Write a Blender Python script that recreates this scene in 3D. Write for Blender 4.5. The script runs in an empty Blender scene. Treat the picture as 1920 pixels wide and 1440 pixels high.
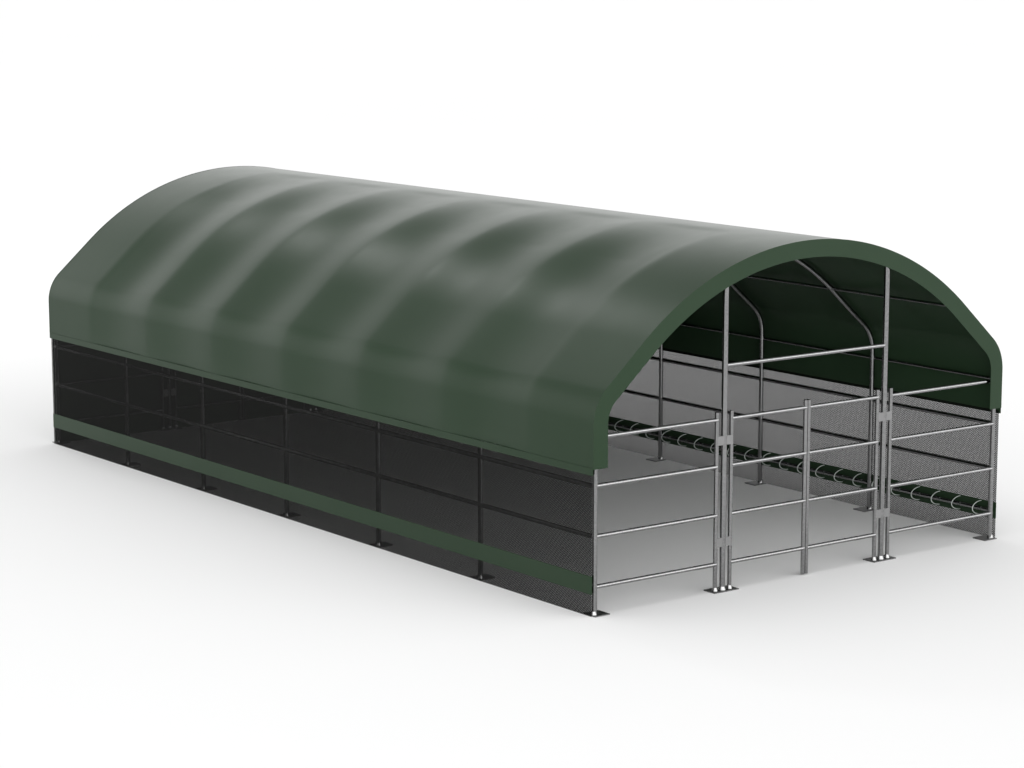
import bpy, bmesh, math
from mathutils import Vector, Matrix

S = bpy.context.scene
COL = S.collection
R = math.radians

# ------------------------------------------------------------------ camera
cam_d = bpy.data.cameras.new('camera')
cam_d.sensor_width = 36.0
cam_d.lens = 4873.6 * 36.0 / 1920.0
cam_d.clip_start = 0.5
cam_d.clip_end = 5000
cam = bpy.data.objects.new('camera', cam_d)
COL.objects.link(cam)
cam.location = (-16.5251, -20.5089, 6.8491)
yaw, pitch = 0.646021, 0.165652
fwd = Vector((math.sin(yaw) * math.cos(pitch), math.cos(yaw) * math.cos(pitch), -math.sin(pitch)))
cam.rotation_euler = fwd.to_track_quat('-Z', 'Y').to_euler()
S.camera = cam

# ------------------------------------------------------------------ studio light
W = bpy.data.worlds.new('World')
S.world = W
W.use_nodes = True
wn = W.node_tree
bg = wn.nodes['Background']
# studio surroundings: light walls all round, a dimmer ceiling, and a long low
# bank of diffused light behind the shelter


def _wmath(op, a, b=None, c=None):
    n = wn.nodes.new('ShaderNodeMath')
    n.operation = op
    for i, v in enumerate((a, b, c)):
        if v is None:
            continue
        if isinstance(v, (int, float)):
            n.inputs[i].default_value = v
        else:
            wn.links.new(v, n.inputs[i])
    return n.outputs[0]


def _wstep(v, lo, hi, a, b):
    n = wn.nodes.new('ShaderNodeMapRange')
    n.interpolation_type = 'SMOOTHSTEP'
    for k, x in (('From Min', lo), ('From Max', hi), ('To Min', a), ('To Max', b)):
        n.inputs[k].default_value = x
    wn.links.new(v, n.inputs['Value'])
    return n.outputs[0]


WALL, CEIL, FRONT, BANK_LOW, BANK_HIGH = 1.42, 0.75, 2.9, 1.9, 0.30
_tc = wn.nodes.new('ShaderNodeTexCoord')
_sp = wn.nodes.new('ShaderNodeSeparateXYZ')
wn.links.new(_tc.outputs['Generated'], _sp.inputs[0])
_x, _y, _z = _sp.outputs
_wall = _wstep(_z, 0.30, 0.56, WALL, CEIL)
_h = _wmath('SQRT', _wmath('ADD', _wmath('MULTIPLY', _x, _x), _wmath('MULTIPLY', _y, _y)))
_az = _wmath('DIVIDE', _wmath('ADD', _wmath('MULTIPLY', _x, 0.07), _wmath('MULTIPLY', _y, 0.9975)), _h)
_m = _wstep(_az, 0.71, 0.80, 0.0, 1.0)
_rear = _wmath('MULTIPLY', _m, _wstep(_z, 0.41, 0.50, BANK_LOW, BANK_HIGH))
_side = _wmath('MULTIPLY', _wall, _wmath('SUBTRACT', 1.0, _m))
_front = _wmath('MULTIPLY', _wstep(_az, -0.80, -0.30, FRONT, 0.0), _wstep(_z, 0.22, 0.62, 1.0, 0.0))
_tot = _wmath('ADD', _wmath('ADD', _side, _rear), _front)
wn.links.new(_tot, bg.inputs[1])
bg.inputs[0].default_value = (1, 1, 1, 1)


def softbox(name, loc, target, sx, sy, power, col=(1, 1, 1)):
    l = bpy.data.lights.new(name, 'AREA')
    l.shape = 'RECTANGLE'
    l.size, l.size_y = sx, sy
    l.energy = power
    l.color = col
    o = bpy.data.objects.new(name, l)
    COL.objects.link(o)
    o.location = loc
    o.rotation_euler = (Vector(target) - Vector(loc)).to_track_quat('-Z', 'Y').to_euler()
    return o


softbox('softbox_rear', (4.0, 35.0, 29.0), (1, 5, 3), 4.2, 4.2, 900)
_k = bpy.data.lights.new('overhead_key', 'SUN')
_k.energy = 0.45
_k.angle = R(70)
_ko = bpy.data.objects.new('overhead_key', _k)
COL.objects.link(_ko)
_ko.rotation_euler = Vector((0.22, -0.34, -1.0)).to_track_quat('-Z', 'Y').to_euler()

S.view_settings.view_transform = 'Standard'
S.view_settings.look = 'None'
S.view_settings.exposure = 0
S.view_settings.gamma = 1
S.view_settings.use_curve_mapping = False


# ------------------------------------------------------------------ materials
def new_mat(name):
    m = bpy.data.materials.new(name)
    m.use_nodes = True
    nt = m.node_tree
    return m, nt, nt.nodes['Principled BSDF'], nt.nodes['Material Output']


def math_node(nt, op, a, b=None, c=None):
    n = nt.nodes.new('ShaderNodeMath')
    n.operation = op
    for i, v in enumerate((a, b, c)):
        if v is None:
            continue
        if isinstance(v, (int, float)):
            n.inputs[i].default_value = v
        else:
            nt.links.new(v, n.inputs[i])
    return n.outputs[0]


def noise(nt, scale, detail=3, coord='Object', stretch=None):
    tc = nt.nodes.new('ShaderNodeTexCoord')
    n = nt.nodes.new('ShaderNodeTexNoise')
    n.inputs['Scale'].default_value = scale
    n.inputs['Detail'].default_value = detail
    src = tc.outputs[coord]
    if stretch:
        mp = nt.nodes.new('ShaderNodeMapping')
        mp.inputs['Scale'].default_value = stretch
        nt.links.new(src, mp.inputs[0])
        src = mp.outputs[0]
    nt.links.new(src, n.inputs['Vector'])
    return n.outputs['Fac']


def ramp(nt, fac, c0, c1, p0=0.3, p1=0.7):
    r = nt.nodes.new('ShaderNodeValToRGB')
    r.color_ramp.elements[0].position = p0
    r.color_ramp.elements[1].position = p1
    r.color_ramp.elements[0].color = (*c0, 1)
    r.color_ramp.elements[1].color = (*c1, 1)
    nt.links.new(fac, r.inputs[0])
    return r.outputs[0]


def tarp_mat():
    m, nt, b, out = new_mat('green_tarpaulin')
    f = noise(nt, 0.9, 4)
    nt.links.new(ramp(nt, f, (0.0150, 0.0325, 0.0155), (0.0175, 0.0360, 0.0180)), b.inputs['Base Color'])
    f2 = noise(nt, 3.0, 4)
    b.inputs['Roughness'].default_value = 0.45
    rr = nt.nodes.new('ShaderNodeMapRange')
    rr.inputs['To Min'].default_value = 0.32
    rr.inputs['To Max'].default_value = 0.37
    nt.links.new(f2, rr.inputs[0])
    nt.links.new(rr.outputs[0], b.inputs['Roughness'])
    b.inputs['Specular IOR Level'].default_value = 0.15
    g = noise(nt, 160, 2)
    bp = nt.nodes.new('ShaderNodeBump')
    bp.inputs['Strength'].default_value = 0.12
    bp.inputs['Distance'].default_value = 0.002
    nt.links.new(g, bp.inputs['Height'])
    nt.links.new(bp.outputs[0], b.inputs['Normal'])
    return m


def steel_mat():
    m, nt, b, out = new_mat('galvanised_steel')
    f = noise(nt, 45, 3)
    nt.links.new(ramp(nt, f, (0.22, 0.22, 0.223), (0.31, 0.31, 0.31)), b.inputs['Base Color'])
    b.inputs['Metallic'].default_value = 1.0
    rr = nt.nodes.new('ShaderNodeMapRange')
    rr.inputs['To Min'].default_value = 0.07
    rr.inputs['To Max'].default_value = 0.15
    nt.links.new(f, rr.inputs[0])
    nt.links.new(rr.outputs[0], b.inputs['Roughness'])
    return m


def net_mat():
    """black perforated windbreak net: rows of small staggered holes"""
    m, nt, b, out = new_mat('black_windbreak_net')
    b.inputs['Base Color'].default_value = (0.0065, 0.0065, 0.0062, 1)
    b.inputs['Roughness'].default_value = 0.6
    b.inputs['Specular IOR Level'].default_value = 0.03
    tc = nt.nodes.new('ShaderNodeTexCoord')
    sp = nt.nodes.new('ShaderNodeSeparateXYZ')
    nt.links.new(tc.outputs['Object'], sp.inputs[0])
    y, z = sp.outputs[1], sp.outputs[2]
    row = math_node(nt, 'DIVIDE', z, 0.0130)
    rowi = math_node(nt, 'FLOOR', row)
    rf = math_node(nt, 'FRACT', row)
    par = math_node(nt, 'MODULO', rowi, 2.0)
    cx = math_node(nt, 'ADD', math_node(nt, 'DIVIDE', y, 0.0230), math_node(nt, 'MULTIPLY', par, 0.5))
    cf = math_node(nt, 'FRACT', cx)
    dz = math_node(nt, 'ABSOLUTE', math_node(nt, 'SUBTRACT', rf, 0.5))
    dy = math_node(nt, 'ABSOLUTE', math_node(nt, 'SUBTRACT', cf, 0.5))
    a = math_node(nt, 'LESS_THAN', dz, NET_HZ)
    c = math_node(nt, 'LESS_THAN', dy, NET_HY)
    hole = math_node(nt, 'MULTIPLY', a, c)
    tr = nt.nodes.new('ShaderNodeBsdfTransparent')
    mx = nt.nodes.new('ShaderNodeMixShader')
    nt.links.new(hole, mx.inputs[0])
    nt.links.new(b.outputs[0], mx.inputs[1])
    nt.links.new(tr.outputs[0], mx.inputs[2])
    nt.links.new(mx.outputs[0], out.inputs['Surface'])
    return m


NET_HZ, NET_HY = 0.165, 0.25


def plain(name, col, rough, spec=0.5, metal=0.0):
    m, nt, b, out = new_mat(name)
    f = noise(nt, 8, 3)
    c1 = tuple(min(1, v * 1.06) for v in col)
    nt.links.new(ramp(nt, f, col, c1), b.inputs['Base Color'])
    b.inputs['Roughness'].default_value = rough
    b.inputs['Specular IOR Level'].default_value = spec
    b.inputs['Metallic'].default_value = metal
    return m


TARP = tarp_mat()
STEEL = steel_mat()
NET = net_mat()
CORD = plain('pale_elastic_cord', (0.40, 0.44, 0.41), 0.5)
GROUND, _nt, _b, _o = new_mat('white_studio_floor')
_b.inputs['Roughness'].default_value = 1.0
_b.inputs['Specular IOR Level'].default_value = 0.0
_nt.links.new(ramp(_nt, noise(_nt, 0.05, 1), (0.895, 0.895, 0.895), (0.905, 0.905, 0.905)), _b.inputs['Base Color'])
PLATE = plain('plate_steel', (0.19, 0.19, 0.19), 0.35, 0.5, 1.0)
CLAMP = plain('clamp_steel', (0.22, 0.22, 0.22), 0.4, 0.5, 1.0)
BRIGHT = plain('bright_zinc', (0.26, 0.26, 0.26), 0.22, 0.5, 1.0)


# ------------------------------------------------------------------ mesh helpers
def link(name, bm, mat, parent=None, smooth=True, loc=None):
    me = bpy.data.meshes.new(name)
    bm.normal_update()
    bm.to_mesh(me)
    bm.free()
    me.materials.append(mat)
    if smooth:
        for p in me.polygons:
            p.use_smooth = True
    o = bpy.data.objects.new(name, me)
    COL.objects.link(o)
    if parent is not None:
        o.parent = parent
    if loc:
        o.location = loc
    return o


def tube(bm, pts, r, seg=20, cap=True):
    pts = [Vector(p) for p in pts]
    n = len(pts)
    rings = []
    up = None
    for i, p in enumerate(pts):
        if i == 0:
            t = (pts[1] - p).normalized()
        elif i == n - 1:
            t = (p - pts[i - 1]).normalized()
        else:
            t = ((p - pts[i - 1]).normalized() + (pts[i + 1] - p).normalized()).normalized()
        if up is None:
            up = Vector((0, 1, 0)) if abs(t.y) < 0.9 else Vector((0, 0, 1))
        a = (up - t * up.dot(t)).normalized()
        up = a
        b = t.cross(a)
        rings.append([bm.verts.new(p + a * (r * math.cos(2 * math.pi * k / seg)) + b * (r * math.sin(2 * math.pi * k / seg))) for k in range(seg)])
    for i in range(n - 1):
        for k in range(seg):
            k2 = (k + 1) % seg
            bm.faces.new((rings[i][k], rings[i][k2], rings[i + 1][k2], rings[i + 1][k]))
    if cap:
        bm.faces.new(list(reversed(rings[0])))
        bm.faces.new(rings[-1])


def box(bm, x0, x1, y0, y1, z0, z1, bev=0.0):
    v = [bm.verts.new((x, y, z)) for x in (x0, x1) for y in (y0, y1) for z in (z0, z1)]
    F = [(0, 1, 3, 2), (4, 6, 7, 5), (0, 4, 5, 1), (2, 3, 7, 6), (0, 2, 6, 4), (1, 5, 7, 3)]
    fs = [bm.faces.new([v[i] for i in f]) for f in F]
    if bev:
        es = list({e for f in fs for e in f.edges})
        bmesh.ops.bevel(bm, geom=es, offset=bev, segments=2, affect='EDGES')


def sharp(o, ang=35):
    me = o.data
    bm = bmesh.new()
    bm.from_mesh(me)
    for e in bm.edges:
        if len(e.link_faces) == 2 and e.calc_face_angle(0) > R(ang):
            e.smooth = False
    bm.to_mesh(me)
    bm.free()
    return o


def tube_obj(name, pts, r, parent, mat=None, seg=20):
    bm = bmesh.new()
    tube(bm, pts, r, seg)
    return sharp(link(name, bm, mat or STEEL, parent))


def box_obj(name, dims, parent, mat, bev=0.0):
    bm = bmesh.new()
    box(bm, *dims, bev)
    return link(name, bm, mat, parent, smooth=False)


# ------------------------------------------------------------------ the hoop outline
WID, LEN = 6.0, 12.0
CX = WID / 2
OUT = 0.05                       # the sheet stands this far outside the posts
HTOP = 3.735
BIGR, SMR, PHI = 3.6, 0.5, R(41.5)


def profile(inset, z0, n_small=14, n_big=120, n_side=6, n_line=6):
    """outline in the x-z plane, left foot to right foot, with outward normals"""
    left = []
    bc = Vector((CX, HTOP - BIGR))
    e2 = bc + BIGR * Vector((-math.sin(PHI), math.cos(PHI)))
    scx = -OUT + SMR
    ex = scx - SMR * math.sin(PHI)
    ez = e2.y - (e2.x - ex) * math.tan(PHI)
    scz = ez - SMR * math.cos(PHI)
    sc = Vector((scx, scz))
    for i in range(n_side):
        t = i / n_side
        left.append((Vector((-OUT, z0 + (scz - z0) * t)), Vector((-1, 0))))
    for i in range(n_small + 1):
        a = math.pi / 2 + (PHI - math.pi / 2) * i / n_small
        nv = Vector((-math.sin(a), math.cos(a)))
        left.append((sc + SMR * nv, nv))
    p0 = sc + SMR * Vector((-math.sin(PHI), math.cos(PHI)))
    for i in range(1, n_line):
        left.append((p0.lerp(e2, i / n_line), Vector((-math.sin(PHI), math.cos(PHI)))))
    half = n_big // 2
    for i in range(half):
        a = PHI * (1 - i / half)
        nv = Vector((-math.sin(a), math.cos(a)))
        left.append((bc + BIGR * nv, nv))
    top = [(bc + BIGR * Vector((0, 1)), Vector((0, 1)))]
    right = [(Vector((WID - p.x, p.y)), Vector((-n.x, n.y))) for p, n in reversed(left)]
    return [(p - n * inset, n) for p, n in left + top + right]


# ------------------------------------------------------------------ ground
bm = bmesh.new()
bmesh.ops.create_grid(bm, x_segments=8, y_segments=8, size=900)
g = link('ground', bm, GROUND, None, False)
g['kind'] = 'structure'

# ------------------------------------------------------------------ shelter
SH = bpy.data.objects.new('livestock_shelter', None)
COL.objects.link(SH)
SH.empty_display_size = 0.5
SH['label'] = 'green tarpaulin livestock shelter with rounded roof, black net sides and galvanised pipe gates'
SH['category'] = 'shelter'

# --- canopy sheet, pulled in and out between its seams
Y0, Y1 = -0.05, 12.05
SEAM0, SEAM1, NSEC = 0.95, 10.98, 6
AMP_SIDE, AMP_TOP = 0.034, 0.046


def ripple(y):
    if y <= SEAM0 or y >= SEAM1:
        return 0.0
    t = (y - SEAM0) / (SEAM1 - SEAM0) * NSEC
    f = t - math.floor(t)
    s = math.sin(math.pi * f) ** 1.5
    d = -s
    k = min((y - SEAM0) / 0.25, (SEAM1 - y) / 0.25, 1.0)
    k = k * k * (3 - 2 * k)
    return d * k


HEM_TOP = 1.57
prof = profile(0.0, HEM_TOP)
ys = [Y0, Y0 + 0.3, SEAM0 - 0.15]
ny = 180
ys += [SEAM0 + (SEAM1 - SEAM0) * i / ny for i in range(ny + 1)]
ys += [SEAM1 + 0.15, Y1 - 0.3, Y1]
bm = bmesh.new()
rows = []
for y in ys:
    d = ripple(y)
    row = []
    for p, n in prof:
        up = min(1.0, max(0.0, (p.y - 1.9) / 0.7))
        amp = (AMP_SIDE + (AMP_TOP - AMP_SIDE) * up) * min(1.0, 0.6 + 0.4 * (p.y - HEM_TOP) / 0.16)
        k = min(1.0, max(0.0, (2.96 - p.x) / 0.2)) if p.x < 3.6 else min(1.0, max(0.0, (p.x - 4.3) / 0.6))   # lies flat along the ridge
        k = k * k * (3 - 2 * k)
        if p.x < 3.6:
            amp *= 1.0 - 0.68 * min(1.0, max(0.0, (p.x - 1.7) / 1.1))
        q = p + n * (d * amp * k + 0.006)
        row.append(bm.verts.new((q.x, y, q.y)))
    rows.append(row)
for i in range(len(rows) - 1):
    for j in range(len(prof) - 1):
        bm.faces.new((rows[i][j], rows[i + 1][j], rows[i + 1][j + 1], rows[i][j + 1]))
bmesh.ops.recalc_face_normals(bm, faces=bm.faces)
bmesh.ops.solidify(bm, geom=bm.faces[:], thickness=0.006)
canopy = sharp(link('canopy', bm, TARP, SH), 45)

for sx in (0, 1):
    x0 = -OUT - 0.012 if sx == 0 else WID + OUT + 0.002
    h = box_obj('hem', (x0, x0 + 0.010, Y0, Y1, 1.497, HEM_TOP + 0.004), canopy, TARP, 0.001)

# --- valance band across each open end
for k, yy in enumerate((Y0, Y1)):
    bm = bmesh.new()
    outer = profile(-0.0085, HEM_TOP - 0.006, n_side=3)
    inner = profile(0.185, HEM_TOP - 0.006, n_side=3)
    th = 0.008
    a = yy - th if k == 0 else yy
    b = yy if k == 0 else yy + th
    sets = []
    for y in (a, b):
        sets.append(([bm.verts.new((p.x, y, p.y)) for p, n in outer], [bm.verts.new((p.x, y, p.y)) for p, n in inner]))
    (oa, ia), (ob, ib) = sets
    for j in range(len(outer) - 1):
        bm.faces.new((oa[j], oa[j + 1], ia[j + 1], ia[j]))
        bm.faces.new((ob[j], ib[j], ib[j + 1], ob[j + 1]))
        bm.faces.new((oa[j], ob[j], ob[j + 1], oa[j + 1]))
        bm.faces.new((ia[j], ia[j + 1], ib[j + 1], ib[j]))
    bm.faces.new((oa[0], ia[0], ib[0], ob[0]))
    bm.faces.new((oa[-1], ob[-1], ib[-1], ia[-1]))
    bmesh.ops.recalc_face_normals(bm, faces=bm.faces)
    link('valance', bm, TARP, canopy, False)

# --- closed rear end wall
bm = bmesh.new()
pp = profile(0.03, -0.02)
f_ = [bm.verts.new((p.x, LEN + 0.055, p.y)) for p, n in pp]
b_ = [bm.verts.new((p.x, LEN + 0.047, p.y)) for p, n in pp]
m = len(pp)
for j in range(m // 2):
    k = m - 1 - j
    if k - j < 2:
        break
    if j + 1 < k - 1:
        bm.faces.new((f_[j], f_[j + 1], f_[k - 1], f_[k]))
        bm.faces.new((b_[k], b_[k - 1], b_[j + 1], b_[j]))
    else:
        bm.faces.new((f_[j], f_[j + 1], f_[k]))
        bm.faces.new((b_[k], b_[j + 1], b_[j]))
for j in range(m - 1):
    bm.faces.new((f_[j], b_[j], b_[j + 1], f_[j + 1]))
bmesh.ops.recalc_face_normals(bm, faces=bm.faces)
link('end_wall', bm, TARP, SH, False)

# --- seven hoops on base plates
PR = 0.029


def foot(x, y, r, parent):
    """bright flared collar where a tube meets its plate"""
    bm = bmesh.new()
    seg = 20
    rings = []
    for rr_, zz in ((r + 0.010, 0.012), (r + 0.008, 0.018), (r + 0.003, 0.034), (r + 0.0005, 0.050)):
        rings.append([bm.verts.new((rr_ * math.cos(2 * math.pi * k / seg), rr_ * math.sin(2 * math.pi * k / seg), zz)) for k in range(seg)])
    for a_, b_ in zip(rings, rings[1:]):
        for k in range(seg):
            bm.faces.new((a_[k], a_[(k + 1) % seg], b_[(k + 1) % seg], b_[k]))
    return link('foot_collar', bm, BRIGHT, parent, loc=(x, y, 0))


hoop_pts = []
for p, n in profile(OUT + 0.012, 0.012, n_small=18, n_big=60):
    q = p - n * 0.028 * min(1.0, max(0.0, (p.y - 1.9) / 0.7))     # the hoop sits a little deeper where the sheet sags most
    hoop_pts.append((q.x, 0, q.y))
bm = bmesh.new()
tube(bm, hoop_pts, PR, 24)
hoop = sharp(link('arch_frame', bm, STEEL, SH))
bpl = []
for x0, x1 in ((-0.035, 0.165), (WID - 0.165, WID + 0.035)):
    bpl.append(box_obj('base_plate', (x0, x1, -0.075, 0.125, 0.0, 0.012), hoop, PLATE, 0.002))
    bpl.append(foot(0 if x0 < 1 else WID, 0, PR, hoop))
for i in range(1, 7):
    h = hoop.copy()
    COL.objects.link(h)
    h.parent = SH
    h.location = (0, 2.0 * i if i < 6 else LEN, 0)
    for b in bpl:
        c = b.copy()
        COL.objects.link(c)
        c.parent = h

# --- long members
Z1, Z2, Z3, Z4 = 1.888, 1.377, 0.843, 0.306
for x in (0, WID):
    for z in (Z2, Z3, 0.335):
        tube_obj('side_rail', [(x, 0, z), (x, LEN, z)], 0.0245, SH)
    tube_obj('purlin', [(x, 0, 1.905), (x, LEN, 1.905)], 0.019, SH)
for x in (0.735, WID - 0.735):
    # on the hoop centre line
    best = min(hoop_pts, key=lambda q: abs(q[0] - x) + (0 if q[2] > 2.2 else 9))
    tube_obj('purlin', [(best[0], 0, best[2]), (best[0], LEN, best[2])], 0.019, SH)
tube_obj('ridge_purlin', [(CX, 0, HTOP - OUT), (CX, LEN, HTOP - OUT)], 0.019, SH)

# --- side nets with their green band
for s in (0, 1):
    x = -OUT if s == 0 else WID + OUT
    bm = bmesh.new()
    vs = [bm.verts.new(v) for v in ((x, -0.03, -0.02), (x, LEN + 0.03, -0.02), (x, LEN + 0.03, 1.53), (x, -0.03, 1.53))]
    bm.faces.new(vs)
    net = link('side_net', bm, NET, SH, False)
    bm = bmesh.new()
    box(bm, x - 0.005, x + 0.005, -0.031, LEN + 0.031, 0.236, 0.430, 0.001)
    link('green_band', bm, TARP, net, False)

# --- elastic loops lacing the far net to its low rail
lp = []
for i in range(25):
    a = math.pi / 2 + math.pi * i / 24
    lp.append((0.15 * math.cos(a), 0.0, 0.080 * math.sin(a)))
bm = bmesh.new()
tube(bm, lp, 0.0055, 8)
loop0 = link('elastic_loop', bm, CORD, SH, loc=(WID + OUT - 0.004, 0.20, 0.338))
bm = bmesh.new()
tube(bm, [(0, -0.012, 0), (0, 0.012, 0)], 0.027, 16)
cl0 = link('collar', bm, STEEL, loop0, loc=(-OUT + 0.004, 0, -0.003))
sharp(cl0)
n_loops = 36
for i in range(1, n_loops):
    o = loop0.copy()
    COL.objects.link(o)
    o.parent = SH
    o.location = (WID + OUT - 0.004, 0.20 + i * 0.3333, 0.338)
    c = cl0.copy()
    COL.objects.link(c)
    c.parent = o

# --- pipe gates and barrier panels, front and rear
SR, RR, TR = 0.024, 0.0235, 0.0325
G1, G2 = 1.785, 4.185
GAP = 0.104
ZT = 1.972


def panel(name, xa, xb, stiles, y):
    root = bpy.data.objects.new(name, None)
    COL.objects.link(root)
    root.parent = SH
    root.location = (0, y, 0)
    for sxx in stiles:
        tube_obj('stile', [(sxx, 0, 0.013), (sxx, 0, ZT)], SR, root)
        if abs(sxx - CX) > 0.1:
            foot(sxx, 0, SR, root)
    for z in (Z1, Z2, Z3, Z4):
        tube_obj('rail', [(xa, -0.004, z), (xb, -0.004, z)], RR, root)
    return root


for y in (0.0, LEN):
    for g in (G1, G2):
        top = None
        # height of the hoop above this post
        z = min(hoop_pts, key=lambda q: abs(q[0] - g) + (0 if q[2] > 2.2 else 9))[2]
        po = tube_obj('gate_post', [(g, y, 0.012), (g, y, z)], TR, SH, seg=24)
        pl = box_obj('base_plate', (g - 0.165, g + 0.185, y - 0.072, y + 0.115, 0.0, 0.012), po, PLATE, 0.002)
        foot(g, y, TR, po)
        for zc in (1.66, 0.545):
            for sgn in (-1, 1):
                xa, xb = sorted((g + sgn * 0.015, g + sgn * (GAP + 0.006)))
                box_obj('clamp', (xa, xb, y - 0.024, y - 0.014, zc - 0.05, zc + 0.05), po, CLAMP, 0.001)
    tube_obj('crossbar', [(G1, y, 2.47), (G2, y, 2.47)], RR, SH)
    panel('barrier_panel', 0.0, G1 - GAP, [G1 - GAP], y)
    panel('barrier_panel', G2 + GAP, WID, [G2 + GAP], y)
    panel('gate_leaf', G1 + GAP, CX - 0.024, [G1 + GAP, CX - 0.024], y)
    panel('gate_leaf', CX + 0.024, G2 - GAP, [CX + 0.024, G2 - GAP], y)
